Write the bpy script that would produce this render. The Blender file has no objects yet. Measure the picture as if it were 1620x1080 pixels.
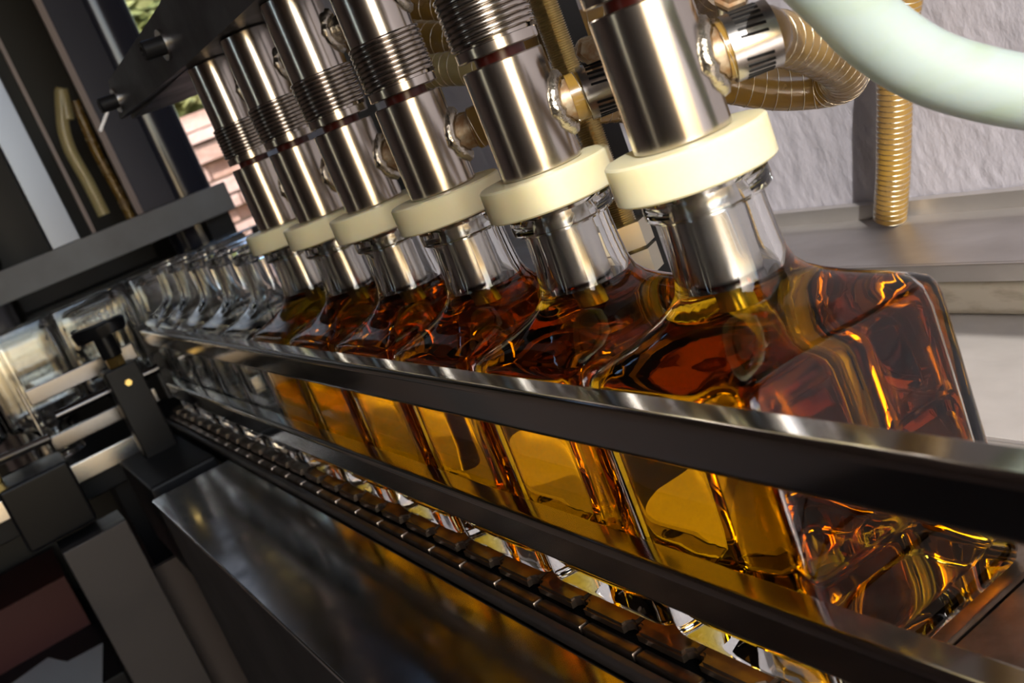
import bpy, bmesh, math, random
from mathutils import Vector, Matrix
random.seed(7)
SC = bpy.context.scene
COL = SC.collection
PI = math.pi

# ------------------------------------------------------------------ camera
F_PX = 1621.42
ROW = ((0.489838, 0.793250, -0.361680),
       (0.038461, -0.434118, -0.900035),
       (-0.870965, 0.426961, -0.243157))          # camera right, down, forward in world axes
CAM = Vector((0.21772, -0.17633, 0.03443))         # origin: top of the sixth centering ring
cd = bpy.data.cameras.new('camera')
cam = bpy.data.objects.new('camera', cd)
COL.objects.link(cam)
r, d, fw = (Vector(v).normalized() for v in ROW)
cam.matrix_world = Matrix(((r.x, -d.x, -fw.x, CAM.x), (r.y, -d.y, -fw.y, CAM.y), (r.z, -d.z, -fw.z, CAM.z), (0, 0, 0, 1)))
cd.sensor_width = 36.0
cd.lens = F_PX / 1620 * 36.0
cd.clip_start = 0.01
cd.clip_end = 100
cd.dof.use_dof = True
cd.dof.focus_distance = 0.36
cd.dof.aperture_fstop = 22
SC.camera = cam

# ------------------------------------------------------------------ world, sun, exposure
SUN = Vector((0.76, -0.40, 0.50)).normalized()
w = bpy.data.worlds.new('world')
SC.world = w
w.use_nodes = True
wn = w.node_tree.nodes
bg = wn['Background']
sky = wn.new('ShaderNodeTexSky')
sky.sky_type = 'NISHITA'
sky.sun_disc = False
sky.sun_elevation = math.asin(SUN.z)
sky.sun_rotation = math.atan2(SUN.x, SUN.y)
w.node_tree.links.new(sky.outputs[0], bg.inputs[0])
bg.inputs[1].default_value = 0.6
sl = bpy.data.lights.new('sun', 'SUN')
sl.energy = 5.0
sl.angle = math.radians(0.6)
sl.color = (1.0, 0.95, 0.88)
so = bpy.data.objects.new('sun', sl)
so.rotation_euler = (-SUN).to_track_quat('-Z', 'Y').to_euler()
so.location = SUN * 6
COL.objects.link(so)
vs = SC.view_settings
vs.view_transform = 'Standard'
vs.look = 'None'
vs.gamma = 1
vs.use_curve_mapping = False
vs.exposure = -0.05
cy = SC.cycles
cy.max_bounces = 24
cy.transmission_bounces = 24
cy.glossy_bounces = 6
cy.diffuse_bounces = 3
cy.transparent_max_bounces = 8
cy.use_denoising = True
cy.sample_clamp_indirect = 8.0


# ------------------------------------------------------------------ pixel helpers (1620 x 1080 frame)
def ray(u, v):
    return r * ((u - 810) / F_PX) + d * ((v - 540) / F_PX) + fw


def on(u, v, axis, val):
    q = ray(u, v)
    return CAM + q * ((val - CAM[axis]) / q[axis])


def pd(u, v, depth):
    return CAM + ray(u, v) * depth


# ------------------------------------------------------------------ materials
def mat(name, base=(.5, .5, .5), metal=0.0, rough=0.5, trans=0.0, ior=1.45, sss=0.0, sss_r=.01, bump=None, coat=0.0,
        mottle=None, aniso=0.0, spec=None):
    m = bpy.data.materials.new(name)
    m.use_nodes = True
    n = m.node_tree.nodes
    L = m.node_tree.links
    b = n['Principled BSDF']
    b.inputs['Base Color'].default_value = (*base, 1)
    b.inputs['Metallic'].default_value = metal
    b.inputs['Roughness'].default_value = rough
    b.inputs['Transmission Weight'].default_value = trans
    b.inputs['IOR'].default_value = ior
    b.inputs['Coat Weight'].default_value = coat
    if spec is not None:
        b.inputs['Specular IOR Level'].default_value = spec
    if sss:
        b.inputs['Subsurface Weight'].default_value = sss
        b.inputs['Subsurface Radius'].default_value = (1, .8, .5)
        b.inputs['Subsurface Scale'].default_value = sss_r
    tc = n.new('ShaderNodeTexCoord')
    if mottle:                                   # (scale xyz, second colour, low, high, rough_amount)
        sc, col2, lo, hi, ra = mottle
        mp = n.new('ShaderNodeMapping')
        mp.inputs['Scale'].default_value = sc
        L.new(tc.outputs['Object'], mp.inputs[0])
        nz = n.new('ShaderNodeTexNoise')
        nz.inputs['Scale'].default_value = 1.0
        nz.inputs['Detail'].default_value = 6
        L.new(mp.outputs[0], nz.inputs[0])
        mr = n.new('ShaderNodeMapRange')
        mr.inputs[1].default_value = lo
        mr.inputs[2].default_value = hi
        L.new(nz.outputs[0], mr.inputs[0])
        mx = n.new('ShaderNodeMix')
        mx.data_type = 'RGBA'
        mx.inputs[6].default_value = (*base, 1)
        mx.inputs[7].default_value = (*col2, 1)
        L.new(mr.outputs[0], mx.inputs[0])
        L.new(mx.outputs[2], b.inputs['Base Color'])
        if ra:
            r2 = n.new('ShaderNodeMapRange')
            r2.inputs[1].default_value = lo
            r2.inputs[2].default_value = hi
            r2.inputs[3].default_value = rough
            r2.inputs[4].default_value = rough + ra
            L.new(nz.outputs[0], r2.inputs[0])
            L.new(r2.outputs[0], b.inputs['Roughness'])
    if bump:                                     # (scale xyz, strength, distance, detail)
        sc, st, di, de = bump
        mp = n.new('ShaderNodeMapping')
        mp.inputs['Scale'].default_value = sc
        L.new(tc.outputs['Object'], mp.inputs[0])
        nz = n.new('ShaderNodeTexNoise')
        nz.inputs['Scale'].default_value = 1.0
        nz.inputs['Detail'].default_value = de
        L.new(mp.outputs[0], nz.inputs[0])
        bp = n.new('ShaderNodeBump')
        bp.inputs['Strength'].default_value = st
        bp.inputs['Distance'].default_value = di
        L.new(nz.outputs[0], bp.inputs['Height'])
        L.new(bp.outputs[0], b.inputs['Normal'])
    return m


def glassmat(name, ior, vol=None, tint=(1, 1, 1)):
    m = bpy.data.materials.new(name)
    m.use_nodes = True
    n = m.node_tree.nodes
    L = m.node_tree.links
    n.remove(n['Principled BSDF'])
    g = n.new('ShaderNodeBsdfGlass')
    g.inputs['Roughness'].default_value = 0.0
    g.inputs['IOR'].default_value = ior
    g.inputs['Color'].default_value = (*tint, 1)
    L.new(g.outputs[0], n['Material Output'].inputs['Surface'])
    if vol:
        a = n.new('ShaderNodeVolumeAbsorption')
        dn = max(vol)
        a.inputs['Density'].default_value = dn
        a.inputs['Color'].default_value = tuple(1 - v / dn for v in vol) + (1,)
        L.new(a.outputs[0], n['Material Output'].inputs['Volume'])
    return m


ABS = (4, 14, 80)
M = dict(
    glass=glassmat('clear_glass', 1.5, tint=(.985, .99, .985)),
    liq_wall=glassmat('amber_spirit_at_glass', 1.36 / 1.5, ABS),
    liq_top=glassmat('amber_spirit_surface', 1.36, ABS),
    chrome=mat('polished_tube_steel', (.60, .55, .50), 1, .2, bump=((900, 900, 25), .03, .0003, 3)),
    spring=mat('spring_steel', (.55, .50, .45), 1, .2),
    weld=mat('weld_bead_steel', (.60, .55, .46), 1, .25, bump=((500, 500, 500), .6, .001, 4)),
    steel=mat('brushed_steel', (.60, .58, .56), 1, .26, bump=((20, 900, 900), .06, .0003, 3)),
    dull=mat('dull_guide_steel', (.15, .14, .135), 1, .25),
    rail=mat('rail_steel', (.46, .44, .42), 1, .12),
    cover=mat('worn_cover_steel', (.80, .76, .72), 1, .105, bump=((40, 60, 60), .05, .0003, 4),
              mottle=((26, 40, 40), (.42, .42, .44), .4, .7, .10)),
    deck=mat('dusty_deck_steel', (.64, .60, .57), .3, .4, mottle=((18, 30, 30), (.47, .44, .415), .35, .7, .1)),
    shelf=mat('scuffed_shelf_steel', (.62, .59, .57), .75, .33, bump=((25, 500, 500), .08, .0004, 4),
              mottle=((18, 30, 30), (.50, .47, .45), .35, .7, .1)),
    nylon=mat('cream_nylon', (.80, .72, .46), 0, .38, sss=.6, sss_r=.012),
    plug=mat('dark_red_seal', (.05, .006, .004), 0, .3),
    hose=mat('amber_hose_wall', (.42, .25, .05), 0, .22, trans=.4, ior=1.4, coat=.3,
             mottle=((60, 60, 60), (.30, .19, .08), .4, .7, .1)),
    wire=mat('hose_wire', (.80, .72, .55), 1, .25),
    clear_hose=mat('yellowed_hose', (.62, .52, .26), 0, .25, trans=.4, ior=1.4),
    pipe=mat('milky_pipe', (.37, .45, .435), 0, .42, sss=.6, sss_r=.01, mottle=((35, 35, 120), (.34, .42, .34), .5, .75, .1)),
    thread=mat('zinc_thread', (.62, .53, .33), 1, .3),
    nut=mat('nut_zinc', (.66, .64, .54), 1, .35),
    brass=mat('brass', (.60, .42, .14), 1, .3),
    rust=mat('rusty_fitting', (.34, .20, .10), .5, .45, mottle=((300, 300, 300), (.50, .42, .30), .4, .65, 0)),
    wall=mat('lilac_grey_plaster', (.41, .395, .445), 0, .9, bump=((80, 80, 50), .5, .004, 5)),
    black=mat('black_plastic', (.006, .006, .007), 0, .34, spec=.15),
    blacksteel=mat('black_steel', (.010, .010, .011), .0, .45, spec=.25),
    beam=mat('dark_painted_beam', (.055, .058, .066), .1, .42, mottle=((30, 30, 30), (.035, .035, .04), .4, .7, .1)),
    grey=mat('grey_painted_frame', (.17, .18, .19), .0, .45, mottle=((14, 14, 14), (.13, .13, .13), .4, .7, .1)),
    palegrey=mat('pale_steel_post', (.22, .24, .28), .8, .35),
    darkpost=mat('dark_gloss_panel', (.018, .019, .03), 0, .16),
    acrylic_edge=mat('acrylic_edge', (.22, .165, .145), 0, .4),
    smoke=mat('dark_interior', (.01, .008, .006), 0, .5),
    slat=mat('chain_slat_steel', (.34, .28, .23), 1, .32, mottle=((80, 80, 80), (.20, .14, .10), .4, .7, .12)),
    wear=mat('dark_wear_strip', (.06, .05, .045), .3, .35),
    cream=mat('stained_rail_cover', (.55, .50, .42), .1, .5, mottle=((60, 200, 200), (.34, .29, .22), .5, .75, .1)),
    cabinet=mat('dull_cabinet_steel', (.055, .048, .046), .4, .5, mottle=((10, 10, 10), (.042, .037, .036), .4, .7, .1)),
    darkrecess=mat('dark_brown_panel', (.05, .036, .03), 0, .6),
    redbox=mat('dark_red_crate', (.07, .005, .005), 0, .5),
    paper=mat('white_paper', (.75, .75, .72), 0, .8),
    stone=mat('pink_stone', (.62, .42, .35), 0, .9, bump=((14, 14, 14), .8, .03, 5), mottle=((5, 5, 14), (.40, .24, .18), .4, .65, 0)),
    leaf=mat('leaf_green', (.20, .22, .07), 0, .6, mottle=((9, 9, 9), (.36, .36, .16), .4, .7, 0)),
    bark=mat('bark', (.15, .10, .06), 0, .9),
    floor=mat('concrete_floor', (.08, .068, .06), 0, .7, mottle=((4, 4, 4), (.06, .05, .045), .4, .7, 0)),
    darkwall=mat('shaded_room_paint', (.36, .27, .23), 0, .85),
    ground=mat('garden_soil', (.36, .26, .19), 0, .95),
)


# ------------------------------------------------------------------ mesh helpers
def obj(name, bm, m, parent=None, smooth=True, sharp=None):
    me = bpy.data.meshes.new(name)
    bmesh.ops.recalc_face_normals(bm, faces=bm.faces) if len(bm.faces) else None
    bm.to_mesh(me)
    bm.free()
    return link(name, me, m, parent, smooth, sharp)


def link(name, me, m, parent=None, smooth=True, sharp=None):
    if m is not None and not me.materials:
        for q in (m if isinstance(m, (list, tuple)) else (m,)):
            me.materials.append(M[q] if isinstance(q, str) else q)
    if smooth:
        me.polygons.foreach_set('use_smooth', [True] * len(me.polygons))
        me.set_sharp_from_angle(angle=math.radians(sharp or 35))
    o = bpy.data.objects.new(name, me)
    COL.objects.link(o)
    if smooth and len(me.polygons) < 300 and len(me.polygons) > 6:
        o.modifiers.new('weighted_normal', 'WEIGHTED_NORMAL').keep_sharp = True
    if parent is not None:
        o.parent = parent
        o.matrix_parent_inverse = Matrix.Translation(-parent.location) if parent.get('_w') else Matrix()
    return o


def thing(name, label, cat, loc=(0, 0, 0), group=None, world=True):
    o = bpy.data.objects.new(name, None)
    o.empty_display_size = .01
    o.location = loc
    COL.objects.link(o)
    tag(o, label, cat, group)
    if world:
        o['_w'] = 1        # parts are given in world coordinates
    return o


def tag(o, label, cat, group=None, kind=None):
    o['label'] = label
    o['category'] = cat
    if group:
        o['group'] = group
    if kind:
        o['kind'] = kind
    return o


def struct(o):
    o['kind'] = 'structure'
    return o


def copy_thing(root, loc, label):
    c = root.copy()
    COL.objects.link(c)
    c.location = loc
    c['label'] = label
    for ch in list(root.children):
        k = ch.copy()
        COL.objects.link(k)
        k.parent = c
        for g in list(ch.children):
            q = g.copy()
            COL.objects.link(q)
            q.parent = k
    return c


def box(bm, x0, x1, y0, y1, z0, z1, bev=0, seg=2):
    vs_ = [bm.verts.new((x, y, z)) for z in (z0, z1) for y in (y0, y1) for x in (x0, x1)]
    fs = [bm.faces.new([vs_[i] for i in q]) for q in ((0, 2, 3, 1), (4, 5, 7, 6), (0, 1, 5, 4), (2, 6, 7, 3), (0, 4, 6, 2), (1, 3, 7, 5))]
    if bev:
        es = list({e for f in fs for e in f.edges})
        bmesh.ops.bevel(bm, geom=es, offset=bev, segments=seg, affect='EDGES', profile=.5)
    return bm


def B():
    return bmesh.new()


def mbox(*a, **k):
    return box(B(), *a, **k)


def frame(axis):
    a = Vector(axis).normalized()
    t = Vector((0, 0, 1)) if abs(a.z) < .9 else Vector((1, 0, 0))
    u = a.cross(t).normalized()
    return a, u, a.cross(u).normalized()


def lathe(bm, prof, origin=(0, 0, 0), axis=(0, 0, 1), n=32, caps=True, wob=0, close=False):
    a, u, v = frame(axis)
    if abs(a.z) > .9:
        u, v = Vector((1, 0, 0)), Vector((0, 1, 0))
    o = Vector(origin)
    rings = []
    for h, rr in prof:
        ring = []
        for i in range(n):
            t = 2 * PI * i / n
            q = rr * (1 + (wob * random.uniform(-1, 1)))
            ring.append(bm.verts.new(o + a * (h + wob * rr * random.uniform(-.6, .6)) + (u * math.cos(t) + v * math.sin(t)) * q))
        rings.append(ring)
    m = len(rings)
    for k in range(m if close else m - 1):
        A, Z = rings[k], rings[(k + 1) % m]
        for i in range(n):
            j = (i + 1) % n
            bm.faces.new((A[i], A[j], Z[j], Z[i]))
    if caps and not close:
        bm.faces.new(rings[0])
        bm.faces.new(rings[-1])
    return bm


def catmull(P, per=10):
    P = [Vector(p) for p in P]
    Q = [2 * P[0] - P[1]] + P + [2 * P[-1] - P[-2]]
    out = []
    for i in range(1, len(Q) - 2):
        a, b, c, e = Q[i - 1:i + 3]
        for k in range(per):
            t = k / per
            out.append(.5 * ((2 * b) + (c - a) * t + (2 * a - 5 * b + 4 * c - e) * t * t + (3 * b - a - 3 * c + e) * t ** 3))
    out.append(P[-1])
    return out


def frames(path):
    fr = []
    t0 = (path[1] - path[0]).normalized()
    u = t0.orthogonal().normalized()
    for i, p in enumerate(path):
        t = (path[min(i + 1, len(path) - 1)] - path[max(i - 1, 0)]).normalized()
        u = (u - t * u.dot(t)).normalized()
        fr.append((p, t, u, t.cross(u)))
    return fr


def tube(bm, path, rad, n=16, caps=True):
    fr = frames(path)
    rings = []
    for k, (p, t, u, v) in enumerate(fr):
        rr = rad[k] if isinstance(rad, (list, tuple)) else rad
        rings.append([bm.verts.new(p + (u * math.cos(2 * PI * i / n) + v * math.sin(2 * PI * i / n)) * rr) for i in range(n)])
    for A, Z in zip(rings, rings[1:]):
        for i in range(n):
            j = (i + 1) % n
            bm.faces.new((A[i], A[j], Z[j], Z[i]))
    if caps:
        bm.faces.new(rings[0])
        bm.faces.new(rings[-1])
    return bm


def helix_on(path, rad, pitch, wire, seg=20, n=5):
    """a wire wound round a path"""
    fr = frames(path)
    S = [0]
    for a, b in zip(path, path[1:]):
        S.append(S[-1] + (b - a).length)
    N = int(S[-1] / pitch * seg)
    out = []
    k = 0
    for i in range(N + 1):
        s = S[-1] * i / N
        while k < len(S) - 2 and S[k + 1] < s:
            k += 1
        t = (s - S[k]) / max(S[k + 1] - S[k], 1e-9)
        p = fr[k][0].lerp(fr[k + 1][0], t)
        u = fr[k][2].lerp(fr[k + 1][2], t).normalized()
        v = fr[k][3].lerp(fr[k + 1][3], t).normalized()
        a = 2 * PI * s / pitch
        out.append(p + (u * math.cos(a) + v * math.sin(a)) * rad)
    return tube(B(), out, wire, n)


def prism(pts, off):
    """polygon extruded by vector off"""
    bm = B()
    off = Vector(off)
    A = [bm.verts.new(p) for p in pts]
    Z = [bm.verts.new(Vector(p) + off) for p in pts]
    bm.faces.new(A)
    bm.faces.new(Z)
    for i in range(len(A)):
        j = (i + 1) % len(A)
        bm.faces.new((A[i], A[j], Z[j], Z[i]))
    return bm


def bevel_all(bm, off, seg=2, ang=30):
    es = [e for e in bm.edges if len(e.link_faces) == 2 and e.calc_face_angle(0) > math.radians(ang)]
    bmesh.ops.bevel(bm, geom=es, offset=off, segments=seg, affect='EDGES')
    return bm


# ------------------------------------------------------------------ the setting
struct(obj('wall_back', mbox(-1.22, 2.4, .27, .42, -1.0, .85), 'wall', smooth=False))
struct(obj('floor', mbox(-2.2, 2.4, -2.6, .42, -1.06, -1.0), 'floor', smooth=False))
struct(obj('ceiling', mbox(-1.35, .95, -2.6, .5, .85, .92), 'darkwall', smooth=False))
struct(obj('wall_front', mbox(-1.45, -.46, -2.7, -2.6, -1.06, .85), 'darkwall', smooth=False))
struct(obj('wall_front', mbox(-.34, .95, -2.7, -2.6, -1.06, .85), 'darkwall', smooth=False))     # unseen slot left between the two to put a light line on the tubes
struct(obj('wall_left', mbox(-1.45, -1.35, -2.6, -.12, -1.06, .85), 'darkwall', smooth=False))
struct(obj('sun_block_wall', mbox(.80, .95, -2.6, -.545, -1.0, .85), 'darkwall', smooth=False))  # unseen wall, its edge set to keep sun off the left end
struct(obj('ground', mbox(-14, -2.2, -6, 8, -1.3, -1.0), 'ground', smooth=False))

# ------------------------------------------------------------------ bottles
PITCH = .0727
NB = 72
TH = []
for i in range(NB):
    q, f = divmod(i / NB * 4, 1)
    g = f - .5
    TH.append((q + .5 + (g * .30 + 4 * g ** 3 * .70)) * PI / 2)   # denser towards the corners


def ring(z, hx, hy, n):
    out = []
    for t in TH:
        c, s = abs(math.cos(t)), abs(math.sin(t))
        rr = ((c / hx) ** n + (s / hy) ** n) ** (-1 / n)
        out.append((rr * math.cos(t), rr * math.sin(t), z))
    return out


OUT = [(-.1450, .0318, .0345, 14), (-.1447, .0340, .0368, 14), (-.1435, .0357, .0386, 14), (-.1410, .0363, .0392, 14),
       (-.120, .0363, .0392, 14), (-.095, .0361, .0389, 14), (-.070, .0359, .0386, 14), (-.0615, .0358, .0385, 14), (-.0585, .0354, .0381, 14),
       (-.0560, .0345, .0371, 13), (-.0542, .0326, .0344, 11), (-.0526, .0303, .0320, 7), (-.0506, .0270, .0284, 5.5), (-.0482, .0236, .0246, 4),
       (-.0456, .0205, .0212, 3), (-.0430, .0182, .0186, 2.4), (-.0400, .0167, .0168, 2.1), (-.0360, .0158, .0158, 2),
       (-.0300, .0152, .0152, 2), (-.0220, .0147, .0147, 2), (-.0190, .0147, .0147, 2), (-.0183, .0153, .0153, 2), (-.0180, .0168, .0168, 2), (-.0172, .0176, .0176, 2),
       (-.0150, .0178, .0178, 2), (-.0128, .0176, .0176, 2), (-.0119, .0168, .0168, 2), (-.0117, .0150, .0150, 2)]
INN = [(-.0119, .0122, .0122, 2), (-.0140, .0116, .0116, 2), (-.0220, .0114, .0114, 2), (-.0300, .0117, .0117, 2), (-.0360, .0122, .0122, 2), (-.0400, .0130, .0131, 2.05),
       (-.0430, .0144, .0147, 2.3), (-.0456, .0164, .0170, 2.8), (-.0482, .0192, .0200, 3.6), (-.0508, .0225, .0236, 4.6), (-.0530, .0256, .0270, 5.6),
       (-.0550, .0282, .0300, 6.5), (-.0572, .0303, .0322, 7), (-.0600, .0315, .0343, 12), (-.0640, .0320, .0348, 12), (-.095, .0322, .0352, 12), (-.128, .0322, .0352, 12),
       (-.1345, .0315, .0343, 12), (-.1370, .0295, .0315, 7), (-.1380, .0250, .0270, 6), (-.1374, .0120, .0130, 3)]
LEVEL = 5         # inner ring index where the spirit stands


def loft(bm, rings, cap0=False, cap1=False, flip=False):
    R_ = [[bm.verts.new(p) for p in ring(*q)] for q in rings]
    n = NB
    for A, Z in zip(R_, R_[1:]):
        for i in range(n):
            j = (i + 1) % n
            bm.faces.new((A[j], A[i], Z[i], Z[j]) if flip else (A[i], A[j], Z[j], Z[i]))
    if cap0:
        bm.faces.new(R_[0] if flip else R_[0][::-1])
    if cap1:
        bm.faces.new(R_[-1][::-1] if flip else R_[-1])
    return R_


def raw(name, bm, mats, sharp=60):
    me = bpy.data.meshes.new(name)
    bm.to_mesh(me)
    bm.free()
    for q in mats:
        me.materials.append(M[q])
    me.polygons.foreach_set('use_smooth', [True] * len(me.polygons))
    me.set_sharp_from_angle(angle=math.radians(sharp))
    return me


bm = B()
loft(bm, OUT + INN, True, True)                       # one closed shell: outside up, inside down
ME_EMPTY = raw('glass_body', bm, ['glass'])
bm = B()
loft(bm, OUT + INN[:LEVEL + 1], True, False)          # open below the spirit level, where glass meets spirit
ME_FULL = raw('glass_body', bm, ['glass'])
bm = B()
liq = [INN[LEVEL]] + INN[LEVEL + 1:]
R_ = loft(bm, liq, False, True)
bm.faces.new(R_[0][::-1])
bm.faces.ensure_lookup_table()
bmesh.ops.recalc_face_normals(bm, faces=bm.faces)
for f in bm.faces:
    f.material_index = 0
bm.faces[-1].material_index = 1
ME_LIQ = raw('spirit', bm, ['liq_wall', 'liq_top'], 50)

XO = .0018
fill_labels = ['amber-filled square glass bottle standing against the first empty clear bottle',
               'amber-filled square glass bottle, second from the empty clear bottles',
               'amber-filled square glass bottle, third from the empty clear bottles',
               'amber-filled square glass bottle, third from the free end of the row',
               'amber-filled square glass bottle, second from the free end of the row',
               'amber-filled square glass bottle at the free end of the row, side face uncovered']
for k in range(6):
    t = thing('bottle', fill_labels[k], 'bottle', (XO - (5 - k) * PITCH, 0, 0), 'filled bottles under the nozzles', world=False)
    link('glass_body', ME_FULL, None, t)
    link('spirit', ME_LIQ, None, t)['label'] = 'amber spirit'
el = ['clear empty square bottle standing against the filled bottles', 'clear empty square bottle, second from the filled bottles',
      'clear empty square bottle, third from the filled bottles', 'clear empty square bottle, fourth from the filled bottles',
      'clear empty square bottle, last of the row before the upturned bottles']
for k in range(5):
    o = link('empty_bottle', ME_EMPTY, None)
    o.location = (XO - (6 + k) * PITCH, 0, 0)
    tag(o, el[k], 'bottle', 'empty bottles in the filling row')
ul = ['clear upturned bottle at the far end of the cross lane, beside the filling row', 'clear upturned bottle, second along the cross lane from the far end',
      'clear upturned bottle behind the black clamp knob', 'clear upturned bottle behind the cross lane guide bars', 'clear upturned bottle where the cross guide bars end']
for k in range(5):
    o = link('upturned_bottle', ME_EMPTY, None)
    o.rotation_euler = (PI, 0, 0)
    o.location = (-.872, .090 - k * .0765, -.164)
    tag(o, ul[k], 'bottle', 'upturned bottles on the cross lane')

# ------------------------------------------------------------------ filling nozzles
RL = .0136
OUTD = Vector((math.cos(math.radians(58)), math.sin(math.radians(58)), 0))


def nozzle(k, label):
    t = thing('filling_nozzle', label, 'filling nozzle', (-(5 - k) * PITCH - (0, .0005, .0025, .0025, .0, 0)[k] * 1.0, 0, 0), 'filling nozzles over the bottles', world=False)
    return t


def nozzle_parts(t):
    obj('lower_tube', lathe(B(), [(.0002, RL - .0004), (.0006, RL), (.0366, RL), (.037, RL - .0004)], n=64), 'chrome', t)
    obj('centering_ring', lathe(B(), [(-.0112, .0120), (-.0112, .0218), (-.0106, .0225), (-.0006, .0225), (0, .0219), (0, .0120)], n=72, close=True), 'nylon', t)['label'] = 'cream nylon ring'
    obj('spout', lathe(B(), [(-.0396, .0062), (-.0396, .0094), (-.0385, .0098), (.001, .0098), (.001, .0062)], n=40, close=True), 'steel', t)
    obj('spout_tip', lathe(B(), [(-.0525, .0028), (-.0525, .0036), (-.030, .0036), (-.030, .0028)], n=24, close=True), 'steel', t)
    obj('seal_rod', lathe(B(), [(.0366, .0085), (.0420, .0085)], n=32), 'plug', t)['label'] = 'dark red rod in the gap'
    obj('collar', lathe(B(), [(.0398, .0132), (.0402, .0137), (.0432, .0137), (.0434, .0133)], n=64), 'chrome', t)
    path = [Vector((0, 0, .0438 + .0172 * i / 40)) for i in range(41)]
    obj('spring', helix_on(path, .0135, .00188, .00096, seg=40, n=8), 'spring', t, sharp=80)
    obj('upper_tube', lathe(B(), [(.0434, .0122), (.061, .0122), (.0612, .0131), (.0955, .0131), (.0962, .0127)], n=64), 'chrome', t)
    for nm, z0, rr in (('outlet', .0175, .0068), ('upper_outlet', .0755, .0058)):
        b0 = Vector((0, 0, z0)) + OUTD * (RL - .0038 if nm == 'outlet' else .009)
        stub = obj(nm, lathe(B(), [(0, rr), (.009, rr), (.0092, rr + .0006), (.0106, rr + .0006), (.011, rr)], b0, OUTD, n=28), 'rust' if nm == 'outlet' else 'weld', t)
        bead = B()
        n1, n2 = 28, 8
        a, u, v = frame(OUTD)
        R2 = []
        for i in range(n1):
            ang = 2 * PI * i / n1
            row_ = []
            dirr = u * math.cos(ang) + v * math.sin(ang)
            # follow the tube surface
            base = Vector((0, 0, z0)) + dirr * (rr + .0016)
            rad = RL if nm == 'outlet' else .0128
            side = base.dot(Vector((OUTD.y, -OUTD.x, 0)))
            dep = math.sqrt(max(rad * rad - side * side, 1e-8))
            cen = base + OUTD * (dep - base.dot(OUTD))
            mr = .0026 * random.uniform(.75, 1.2)
            for j in range(n2):
                g = 2 * PI * j / n2
                row_.append(bead.verts.new(cen + (dirr * math.cos(g) + a * math.sin(g)) * mr))
            R2.append(row_)
        for i in range(n1):
            for j in range(n2):
                bead.faces.new((R2[i][j], R2[(i + 1) % n1][j], R2[(i + 1) % n1][(j + 1) % n2], R2[i][(j + 1) % n2]))
        obj('weld_bead', bead, 'weld', stub, sharp=60)


nl = ['steel filling nozzle under the bolted end of the dark beam, first from the empty bottles', 'steel filling nozzle, second from the empty bottles',
      'steel filling nozzle, third from the empty bottles', 'steel filling nozzle, third from the free end of the row',
      'steel filling nozzle, second from the free end, beside the threaded rod', 'steel filling nozzle at the free end of the row, sunlit cream ring']
NZ = nozzle(0, nl[0])
nozzle_parts(NZ)
for k in range(1, 6):
    copy_thing(NZ, (-(5 - k) * PITCH - (0, 0, .0022, .0025, 0, 0)[k], 0, 0), nl[k])

# ------------------------------------------------------------------ guide rail in front of the bottles
t = thing('guide_rail', 'polished steel guide rail of two long bars in front of the bottles', 'guide rail', (-.71, -.045, -.12))
XR0, XR1 = -.722, .34


def bar_x(x0, x1, y0, y1, z0, z1, rf=.0026):
    """bar along x with rounded front edges"""
    prof = []
    for (cy_, cz, a0) in ((y0 + rf, z0 + rf, 180), (y1 - .0006, z0 + .0006, 270), (y1 - .0006, z1 - .0006, 0), (y0 + rf, z1 - rf, 90)):
        rr = rf if cy_ < (y0 + y1) / 2 else .0006
        for i in range(6):
            a = math.radians(a0 + 90 * i / 5)
            prof.append((cy_ + rr * math.cos(a), cz + rr * math.sin(a)))
    return prism([(x0, y, z) for y, z in prof], (x1 - x0, 0, 0))


obj('rail_bar', bar_x(XR0, XR1, -.0498, -.0402, -.0705, -.0558), 'rail', t, sharp=50)
obj('rail_bar', bar_x(XR0, XR1, -.0498, -.0402, -.1215, -.1068), 'rail', t, sharp=50)
obj('end_strap', mbox(-.7265, -.7225, -.0515, -.0405, -.1225, -.0535, bev=.0008), 'blacksteel', t)
for z in (-.083, -.098):
    s = obj('strap_screw', lathe(B(), [(0, .0022), (.010, .0022), (.0101, .004), (.013, .004)], (-.7225, -.046, z), (1, 0, 0), n=12), 'blacksteel', t)

# ------------------------------------------------------------------ conveyor chain
t = thing('slat_chain', 'dark worn steel slat chain carrying the bottles', 'conveyor chain', (-.3, 0, -.16))
SP = .0312


def slat_mesh():
    b = B()
    box(b, -.0151, .0151, -.0440, .0450, -.0034, 0)
    ve = [e for e in b.edges if abs((e.verts[0].co - e.verts[1].co).z) > .002]
    bmesh.ops.bevel(b, geom=ve, offset=.0035, segments=3, affect='EDGES')
    te = [e for e in b.edges if all(v_.co.z > -.0001 for v_ in e.verts)]
    bmesh.ops.bevel(b, geom=te, offset=.0009, segments=2, affect='EDGES')
    return b


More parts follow.
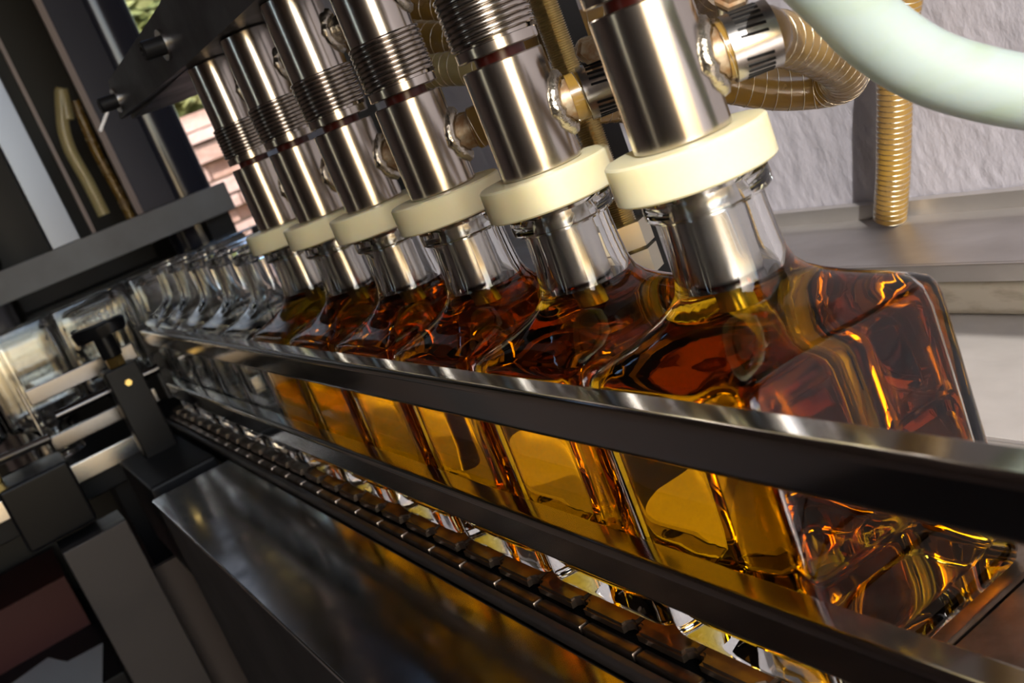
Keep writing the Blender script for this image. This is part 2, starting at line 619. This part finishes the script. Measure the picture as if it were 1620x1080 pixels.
first = None
for k in range(37):
    x = -.785 + k * SP
    if first is None:
        first = obj('slat', slat_mesh(), 'slat', t)
        me_s = first.data
        first.location = (x, 0, -.1452)
    else:
        o = link('slat', me_s, None, t)
        o.location = (x, 0, -.1452)
first = None
for k in range(37):
    x = -.778 + k * SP
    if first is None:
        first = obj('side_link', mbox(-.0150, .0150, -.0495, -.0445, -.0042, 0, bev=.0013), 'slat', t)
        me_s = first.data
    else:
        first = link('side_link', me_s, None, t)
    first.location = (x, 0, -.1492)
t = thing('conveyor_bed', 'dark conveyor frame with wear strip running under the chain', 'conveyor frame', (-.3, 0, -.2))
obj('wear_strip', bar_x(-.795, .40, -.0545, -.0505, -.156, -.1505, .0016), 'wear', t, sharp=50)
obj('bed', mbox(-.787, .40, -.0500, .0500, -.172, -.1545, bev=.001), 'blacksteel', t)
obj('rear_strip', mbox(-.80, .40, .0455, .052, -.156, -.146, bev=.001), 'steel', t)
obj('bed_leg', mbox(-.20, -.15, -.04, .04, -1.0, -.172), 'cabinet', t, smooth=False)

# ------------------------------------------------------------------ cover box in front of the conveyor
t = thing('drive_cover', 'worn steel box cover in front of the chain, amber light on its top', 'machine cover', (-.3, -.085, -.3))
zb = -.1545
obj('top_plate', mbox(-.549, .42, -.117, -.0552, zb - .003, zb, bev=.0012), 'cover', t)
obj('side_panel', mbox(-.545, .415, -.1155, -.113, -.42, zb - .003), 'cabinet', t, smooth=False)
obj('end_panel', mbox(-.545, -.5425, -.113, -.058, -.42, zb - .003), 'cabinet', t, smooth=False)
obj('back_panel', mbox(-.5425, .415, -.0605, -.058, -.42, zb - .003), 'cabinet', t, smooth=False)

# ------------------------------------------------------------------ shelf along the wall
t = thing('wall_shelf', 'steel shelf with folded lip along the plaster wall', 'shelf', (-.2, .22, -.3))
ZS = -.1175
obj('shelf_top', mbox(-1.0, .16, .193, .262, ZS - .002, ZS, bev=.0006), 'shelf', t)
obj('back_upstand', mbox(-1.0, .16, .262, .2685, ZS - .002, ZS + .0085, bev=.0006), 'shelf', t)
obj('front_lip', mbox(-1.0, .16, .1905, .193, ZS - .0085, ZS, bev=.0006), 'shelf', t)
obj('riser', bar_x(-1.0, .16, .1935, .2040, -.1445, ZS - .0092, .0045), 'cream', t, sharp=50)['label'] = 'stained cream riser'
t = thing('rear_deck', 'scuffed steel deck plate between the chain and the wall shelf', 'deck', (-.2, .15, -.2))
obj('deck_plate', mbox(-.79, .06, .0975, .2065, -.1472, -.1447, bev=.0006), 'deck', t)
obj('bounce_tray', mbox(-.79, .06, .0545, .0950, -.1560, -.1535, bev=.0006), 'deck', t)  # added over an open gap, a pale reflector to make the spirit glow
obj('deck_lip', mbox(-.79, .06, .0950, .0975, -.1545, -.1447, bev=.0006), 'shelf', t)
obj('deck_dark_panel', mbox(-.7, .62, .100, .106, -1.0, -.1560), 'blacksteel', t, smooth=False)  # runs on past the deck as an added dark panel, cutting reflected haze

# ------------------------------------------------------------------ beam holding the nozzles
t = thing('nozzle_beam', 'dark painted beam with tapered bolted end above the nozzles', 'beam', (-.2, 0, .097))
pts = [(-.558, -.018, .1000), (-.350, -.018, .0968), (.40, -.018, .0968), (.40, -.018, .150), (-.10, -.018, .150), (-.345, -.018, .1290), (-.540, -.018, .1245)]
obj('front_plate', bevel_all(prism(pts, (0, .006, 0)), .0006, 1), 'beam', t)
obj('bottom_flange', mbox(-.550, .40, -.012, .030, .0968, .1018), 'beam', t, smooth=False)
obj('rear_plate', mbox(-.545, .40, .030, .036, .0968, .150), 'beam', t, smooth=False)
for (x, z) in ((-.366, .1125), (-.536, .1105)):
    bo = obj('bolt', lathe(B(), [(0, .0052), (.0110, .0052), (.0116, .0046), (.0116, .0028), (.007, .0026)], (x, -.0195, z), (0, -1, 0), n=24), 'blacksteel', t)
    obj('washer', lathe(B(), [(-.0014, .0085), (.0004, .0085)], (x, -.0195, z), (0, -1, 0), n=28), 'steel', bo)

# ------------------------------------------------------------------ hoses
def clamp(hose, centre, axis, rad, screw_dir):
    a = Vector(axis).normalized()
    c = Vector(centre)
    wd = .0062
    band = obj('clamp_band', lathe(B(), [(-wd, rad + .0002), (-wd, rad + .0010), (wd, rad + .0010), (wd, rad + .0002)], c, a, n=40, close=True), 'steel', hose)
    band['label'] = 'slotted steel hose clamp'
    _, u, v = frame(a)
    sb = B()
    for i in range(28):
        if i % 28 in (0, 1):
            continue
        t_ = 2 * PI * i / 28
        dr = u * math.cos(t_) + v * math.sin(t_)
        tg = a.cross(dr)
        p = c + dr * (rad + .0010)
        q = [p + a * (s1 * .0036) + tg * (s2 * .00038 + s1 * .0003) + dr * h for h in (-.0003, .0002) for s1, s2 in ((-1, -1), (1, -1), (1, 1), (-1, 1))]
        vv = [sb.verts.new(x_) for x_ in q]
        for fi in ((0, 1, 2, 3), (4, 5, 6, 7), (0, 1, 5, 4), (1, 2, 6, 5), (2, 3, 7, 6), (3, 0, 4, 7)):
            sb.faces.new([vv[z_] for z_ in fi])
    o = obj('clamp_slots', sb, 'blacksteel', band, smooth=False)
    o['kind'] = 'stuff'
    sd = Vector(screw_dir)
    sd = (sd - a * sd.dot(a)).normalized()
    tg = a.cross(sd)
    hc = c + sd * (rad + .0045)
    obj('clamp_screw', lathe(B(), [(-.006, .0036), (.004, .0036), (.0042, .0046), (.0055, .0046), (.0056, .0034), (.0085, .0034)], hc, tg, n=6), 'rust', band, smooth=False)
    obj('screw_housing', lathe(B(), [(-.0065, .0043), (.0035, .0043)], hc, tg, n=18), 'steel', band)
    return band


def hose(name, pts, rad, pitch, label, wallm='hose', wirem='wire', wire=.00022, per=12):
    path = catmull(pts, per)
    t_ = thing(name, label, 'hose', tuple(path[0]))
    obj('hose_wall', tube(B(), path, rad, 24), wallm, t_, sharp=80)
    h = obj('wire_coil', helix_on(path, rad - .00004, pitch, wire, seg=22, n=5), wirem, t_, sharp=80)
    h['label'] = 'pale spiral wire'
    return t_


N6 = Vector((0, 0, 0))
n6o = N6 + Vector((0, 0, .0175)) + OUTD * (RL + .001)
HR = .0078
n5o = Vector((-PITCH, 0, .0175)) + OUTD * (RL + .001)
h6 = hose('hose', [n6o + OUTD * .002, n6o + OUTD * .013, pd(1190, 60, .272), pd(1240, 62, .285), pd(1290, 78, .300), pd(1328, 102, .316), pd(1334, 122, .332),
                   pd(1300, 134, .344), pd(1230, 138, .346), pd(1160, 128, .344), pd(1090, 114, .342), n5o + OUTD * .030, n5o + OUTD * .015, n5o + OUTD * .002], HR, .0046,
          'looped amber wire-reinforced hose clamped between the two free end nozzles')
clamp(h6, n6o + OUTD * .0095, OUTD, HR, (-1.5, -.6, 1))
clamp(h6, n5o + OUTD * .0125, OUTD, HR, (-.3, -.5, 1))
n4o = Vector((-2 * PITCH - .0025, 0, .0175)) + OUTD * (RL + .001)
h4 = hose('hose', [n4o + OUTD * .005, n4o + OUTD * .018, n4o + OUTD * .035 + Vector((0, .004, -.006)), n4o + Vector((.022, .06, -.012)), n4o + Vector((.02, .09, -.03)), n4o + Vector((.01, .11, -.06))], .0082, .0052,
          'short brown hose leaving the nozzle third from the free end', wallm='hose')
n3o = Vector((-3 * PITCH - .0022, 0, .0175)) + OUTD * (RL + .001)
hose('hose', [n3o + OUTD * .004, n3o + OUTD * .02, n3o + Vector((.012, .05, -.006)), n3o + Vector((.006, .085, -.03)), n3o + Vector((-.01, .10, -.06))], .0078, .0052,
     'dark amber hose behind the third nozzle from the empty bottles')
hose('hose', [pd(560, 58, .56), pd(640, 62, .53), pd(720, 66, .50), pd(800, 66, .48), pd(880, 62, .47), pd(960, 40, .46), pd(1060, 22, .44), pd(1120, 5, .40), pd(1150, -30, .37)], .0098, .0085,
     'thick yellow hose running across behind the springs', wallm='hose')
hose('hose', [pd(560, 10, .60), pd(660, 16, .56), pd(760, 6, .53), pd(860, -30, .50)], .0098, .0085, 'dark amber hose crossing behind the springs above the yellow hose')
hose('hose', [pd(640, 128, .47), pd(690, 112, .46), pd(740, 108, .45), pd(800, 110, .45)], .0075, .0042, 'pale ribbed hose piece between the fourth and fifth nozzles', wallm='clear_hose')
WH = .251
hose('hose', [on(1440, -60, 1, WH), on(1430, 0, 1, WH), on(1417, 90, 1, WH), on(1415, 180, 1, WH), on(1413, 270, 1, WH), on(1408, 345, 1, WH)], .0087, .0029,
     'amber wire-reinforced hose hanging in front of the plaster wall', wire=.00028)
path = catmull([pd(1240, -90, .232), pd(1325, -8, .236), pd(1385, 52, .240), pd(1465, 104, .243), pd(1560, 134, .245), pd(1660, 150, .246), pd(1800, 150, .246)], 10)
tag(obj('milky_pipe', tube(B(), path, .0088, 28), 'pipe', sharp=80), 'milky pale green plastic pipe crossing in front of the wall', 'pipe')

# ------------------------------------------------------------------ rods and posts behind the nozzles
t = thing('threaded_rod', 'brassy threaded rod with two hex nuts behind the nozzles', 'threaded rod', (-.1185, .054, -.146))
prof = []
z = -.142
while z < .20:
    prof += [(z, .0054), (z + .00045, .0047)]
    z += .0009
obj('rod', lathe(B(), prof, (-.1185, .054, 0), n=20), 'thread', t, smooth=False)
for z0 in (-.0485, -.0600):
    obj('hex_nut', bevel_all(lathe(B(), [(0, .0098), (.0100, .0098)], (-.1185, .054, z0), n=6), .0008, 2), 'nut', t)
rp = [pd(u, 250, .48) for u in (955, 1000)]
t = thing('support_post', 'dark square steel post behind the free end nozzle', 'post', (rp[0].x, .09, -.15))
px_ = on(985, 300, 1, .092)
obj('post_tube', mbox(px_.x - .010, px_.x + .004, .086, .100, -.22, .30, bev=.0008), 'blacksteel', t)
obj('post_lit_side', mbox(px_.x - .0135, px_.x - .0102, .0875, .098, -.22, .30, bev=.0003), 'steel', t)  # pale steel strip stands in for the post's lit narrow side
p2 = on(575, 150, 1, .12)
t = tag(obj('back_plate', mbox(p2.x - .03, p2.x + .012, .12, .124, -.22, .10, bev=.0006), 'grey'), 'dull grey plate seen between the third and fourth nozzles', 'plate')

# ------------------------------------------------------------------ cross lane: guide bars, clamp post, plate
t = thing('cross_guide', 'short steel guide bars along the cross lane of upturned bottles', 'guide rail', (-.745, -.1, -.13))
for z0, z1 in ((-.0800, -.0660), (-.1240, -.1110)):
    obj('guide_bar', mbox(-.750, -.742, -.152, -.056, z0, z1, bev=.001), 'dull', t)
obj('slide_rod', lathe(B(), [(0, .0036), (.0004, .0042), (.092, .0042)], (-.722, -.140, -.0935), (0, 1, 0), n=20), 'dull', t)
obj('rod_end_hole', lathe(B(), [(-.0002, .0022), (.001, .0022)], (-.722, -.140, -.0935), (0, 1, 0), n=16), 'blacksteel', t)
obj('wire_edge', tube(B(), [Vector((-.752, -.155, z)) for z in (-.062, -.09, -.13)], .0012, 11), 'steel', t)
t = thing('clamp_post', 'black clamp post with a winged black knob and brass bush', 'clamp', (-.70, -.078, -.19))
obj('post_block', mbox(-.716, -.690, -.0935, -.0655, -.19, -.0745, bev=.0015), 'black', t)
obj('brass_bush', lathe(B(), [(-.0745, .0078), (-.0665, .0078), (-.066, .0072)], (-.703, -.0795, 0), n=6), 'brass', t)
kb = obj('knob_sleeve', lathe(B(), [(-.066, .0080), (-.065, .0086), (-.0475, .0082), (-.046, .0072)], (-.703, -.0795, 0), n=28), 'black', t)
kn = B()
nn = 48
top, bot, tops = [], [], []
for i in range(nn):
    a = 2 * PI * i / nn
    rr = .0125 + .0105 * abs(math.cos(a)) ** 3
    ca, sa = math.cos(a + 1.25), math.sin(a + 1.25)
    for lst, z, f in ((bot, -.0475, .92), (top, -.0385, 1), (tops, -.0365, .9)):
        lst.append(kn.verts.new((-.703 + rr * f * ca, -.0795 + rr * f * sa, z + .0012 * abs(math.cos(a)))))
for A, Z in ((bot, top), (top, tops)):
    for i in range(nn):
        kn.faces.new((A[i], A[(i + 1) % nn], Z[(i + 1) % nn], Z[i]))
kn.faces.new(bot)
kn.faces.new(tops)
obj('knob_wing', kn, 'black', t, sharp=40)
obj('set_screw', lathe(B(), [(0, .003), (.004, .003)], (-.689, -.0795, -.089), (1, 0, 0), n=6), 'brass', t)
t = thing('bracket', 'black steel bracket under the clamp post beside the chain', 'bracket', (-.66, -.09, -.2))
obj('bracket_block', mbox(-.735, -.585, -.112, -.0575, -.235, -.155, bev=.003), 'blacksteel', t)
obj('bracket_foot', mbox(-.735, -.675, -.105, -.060, -1.0, -.235), 'blacksteel', t, smooth=False)
t = thing('cross_lane', 'dark base plate and edge strip under the upturned bottles', 'conveyor', (-.87, -.1, -.2))
obj('lane_bed', mbox(-.93, -.806, -.42, .16, -.19, -.1533, bev=.002), 'blacksteel', t)
obj('edge_strip', mbox(-.796, -.790, -.27, -.06, -.168, -.150, bev=.0008), 'steel', t)
obj('lane_leg', mbox(-.91, -.83, -.12, -.05, -1.0, -.19), 'blacksteel', t, smooth=False)
t = thing('lane_clamp', 'black clamp block at the near end of the cross lane', 'clamp', (-.70, -.17, -.2))
obj('clamp_block', mbox(-.72, -.66, -.205, -.150, -.175, -.120, bev=.003), 'black', t)
obj('clamp_rod', lathe(B(), [(0, .004), (.05, .004)], (-.735, -.20, -.108), (.25, 1, .0), n=16), 'steel', t)
obj('clamp_arm', mbox(-.715, -.700, -.212, -.198, -.1205, -.098, bev=.002), 'brass', t)

# ------------------------------------------------------------------ cabinet column and dark corner
t = thing('cabinet_column', 'dull steel cabinet column with bright folded edge under the cross lane', 'cabinet', (-.63, -.16, -1.0))
obj('front_panel', mbox(-.635, -.620, -.185, -.134, -1.0, -.176, bev=.0012), 'cabinet', t)
obj('recess_panel', mbox(-.672, -.665, -.134, -.058, -1.0, -.236), 'darkrecess', t, smooth=False)
obj('column_back', mbox(-.672, -.635, -.185, -.134, -1.0, -.178), 'blacksteel', t, smooth=False)
t = thing('side_table', 'small dark table in the shade holding white papers and a crate', 'table', (-1.1, -.28, -1.0))
obj('table_top', mbox(-1.30, -.93, -.38, -.19, -.425, -.400, bev=.002), 'blacksteel', t)
for x in (-1.29, -.96):
    for y in (-.37, -.22):
        obj('table_leg', mbox(x, x + .02, y, y + .02, -1.0, -.425), 'blacksteel', t, smooth=False)
tag(obj('crate', bevel_all(mbox(-1.29, -1.13, -.35, -.20, -.3998, -.33), .004), 'redbox'), 'dark red crate on the small dark table', 'crate')
for k, (x, y, rz) in enumerate(((-1.03, -.275, .35), (-.99, -.245, -.15))):
    pb = B()
    box(pb, -.055, .055, -.04, .04, 0, .0006)
    o = obj('paper_sheet', pb, 'paper', smooth=False)
    o.location = (x, y, -.3995 + .0008 * k)
    o.rotation_euler = (0, 0, rz)
    tag(o, ('white paper sheet lying beside the dark red crate', 'white paper sheet lying over the corner of the other sheet')[k], 'paper')

# ------------------------------------------------------------------ rinser machine behind the upturned bottles
XB = -1.0
t = thing('rinser_gantry', 'grey painted frame with a cross bar and pale post behind the upturned bottles', 'machine frame', (XB, 0, -1.0))
obj('cross_bar', mbox(XB - .02, XB, -.46, .150, .000, .0335, bev=.001), 'grey', t)
obj('pale_post', mbox(XB - .03, XB - .001, -.0530, -.0220, .0336, .75, bev=.001), 'palegrey', t)
obj('frame_leg', mbox(XB - .04, XB - .02, -.46, -.42, -1.0, .75), 'grey', t, smooth=False)
obj('frame_leg', mbox(XB - .04, XB - .02, .115, .145, -1.0, .0), 'blacksteel', t, smooth=False)
t = thing('rinser_cabinet', 'dark rinser cabinet with glossy column and tinted door edge', 'machine cabinet', (-1.2, 0, -1.0))
obj('gloss_column', lathe(B(), [(-1.0, .036), (.8, .036)], (-1.085, .118, 0), n=40), 'darkpost', t)
obj('door_edge', mbox(-1.040, -1.034, .0500, .0575, .034, .75), 'acrylic_edge', t, smooth=False)
obj('door_edge', mbox(-1.040, -1.034, -.004, .0005, .034, .75), 'acrylic_edge', t, smooth=False)
obj('door_pane', mbox(-1.039, -1.036, .0575, .098, .034, .75), 'darkpost', t, smooth=False)
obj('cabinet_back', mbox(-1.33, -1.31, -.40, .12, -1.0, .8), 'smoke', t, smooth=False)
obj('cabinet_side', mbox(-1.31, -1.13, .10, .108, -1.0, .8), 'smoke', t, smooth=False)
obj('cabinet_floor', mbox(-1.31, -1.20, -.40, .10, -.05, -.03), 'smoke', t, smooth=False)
obj('glint_sliver', prism([on(172, 178, 0, -1.03), on(168, 176, 0, -1.03), on(156, 206, 0, -1.03), on(160, 209, 0, -1.03)], (-.004, 0, 0)), 'steel', t, smooth=False)  # added steel sliver standing in for a bright glint
hose('hose', [on(108, 190, 0, -1.12), on(112, 168, 0, -1.12) + Vector((0, -.002, .02)), on(100, 200, 0, -1.12), on(110, 235, 0, -1.12), on(124, 262, 0, -1.12), on(140, 290, 0, -1.12), on(165, 340, 0, -1.12)], .0075, .004,
     'shiny yellow ribbed hose inside the dark rinser cabinet', wallm='clear_hose')
hose('hose', [on(118, 160, 0, -1.15), on(135, 200, 0, -1.15), on(155, 245, 0, -1.15), on(185, 300, 0, -1.15), on(210, 350, 0, -1.15)], .006, .005, 'plain amber hose beside the ribbed hose in the dark cabinet')
t = thing('rinse_tank', 'blurred steel tank with bright ribs beside the pale post', 'tank', (-1.08, -.14, -.2))
tk = on(30, 340, 0, -1.08)
obj('tank_body', lathe(B(), [(-.2, .050), (.035, .050), (.04, .053), (.05, .053), (.055, .050), (.25, .050), (.26, .04)], (-1.13, -.150, 0), n=40), 'steel', t)
obj('tank_rib', lathe(B(), [(-.2, .006), (.2, .006)], (-1.045, -.145, 0), n=16), 'steel', t)
obj('tank_rib', lathe(B(), [(-.2, .006), (.2, .006)], (-1.050, -.165, 0), n=16), 'steel', t)

# ------------------------------------------------------------------ garden beyond
t = thing('garden_wall', 'sunlit wall of rough pinkish stones beyond the machine', 'wall', (-3.1, .8, -1.0))
zc = -1.0
while zc < .22:
    hh = random.uniform(.035, .075)
    y = -.2
    while y < 2.0:
        ln = random.uniform(.15, .60)
        if y + ln > .2:
            zt = min(zc + hh, .27) - .008
            obj('stone', bevel_all(mbox(-3.25, -3.0 + random.uniform(-.05, .06), y, y + ln - .012, zc, zt), .012, 2), 'stone', t)
        y += ln
    zc += hh
tag(obj('wall_core', mbox(-3.3, -3.06, -.2, 2.0, -1.0, .2), 'ground', t, smooth=False), '', '') if False else obj('mortar_core', mbox(-3.24, -3.05, -.2, 2.0, -1.0, .19), 'ground', t, smooth=False)


def shrub(name, c, rad, n, label):
    t_ = thing(name, label, 'shrub', (c[0], c[1], c[2] - rad))
    b = B()
    for _ in range(n):
        v = Vector((random.gauss(0, 1), random.gauss(0, 1), random.gauss(0, 1))).normalized() * rad * random.uniform(.55, 1.05)
        p = Vector(c) + Vector((v.x * .7, v.y * 1.2, v.z))
        s = random.uniform(.025, .06)
        a, u, w_ = frame(Vector((random.uniform(-1, 1), random.uniform(-1, 1), random.uniform(.2, 1))))
        q = [b.verts.new(p + u * s), b.verts.new(p + w_ * s * .45), b.verts.new(p - u * s), b.verts.new(p - w_ * s * .45)]
        b.faces.new(q)
    o = obj('foliage', b, 'leaf', t_, smooth=False)
    o['kind'] = 'stuff'
    obj('stem', lathe(B(), [(-rad * 1.6, .03), (rad * .2, .015)], c, n=8), 'bark', t_)


shrub('shrub', (-3.5, .62, .62), .42, 6000, 'loose olive green shrub growing above the stone wall')
shrub('shrub', (-3.6, 1.75, .55), .40, 4500, 'dense dark green shrub beside the olive shrub over the wall')
shrub('shrub', (-3.7, -.55, .70), .45, 4500, 'green shrub behind the dark rinser cabinet')

for o in SC.objects:
    if '_w' in o:
        del o['_w']
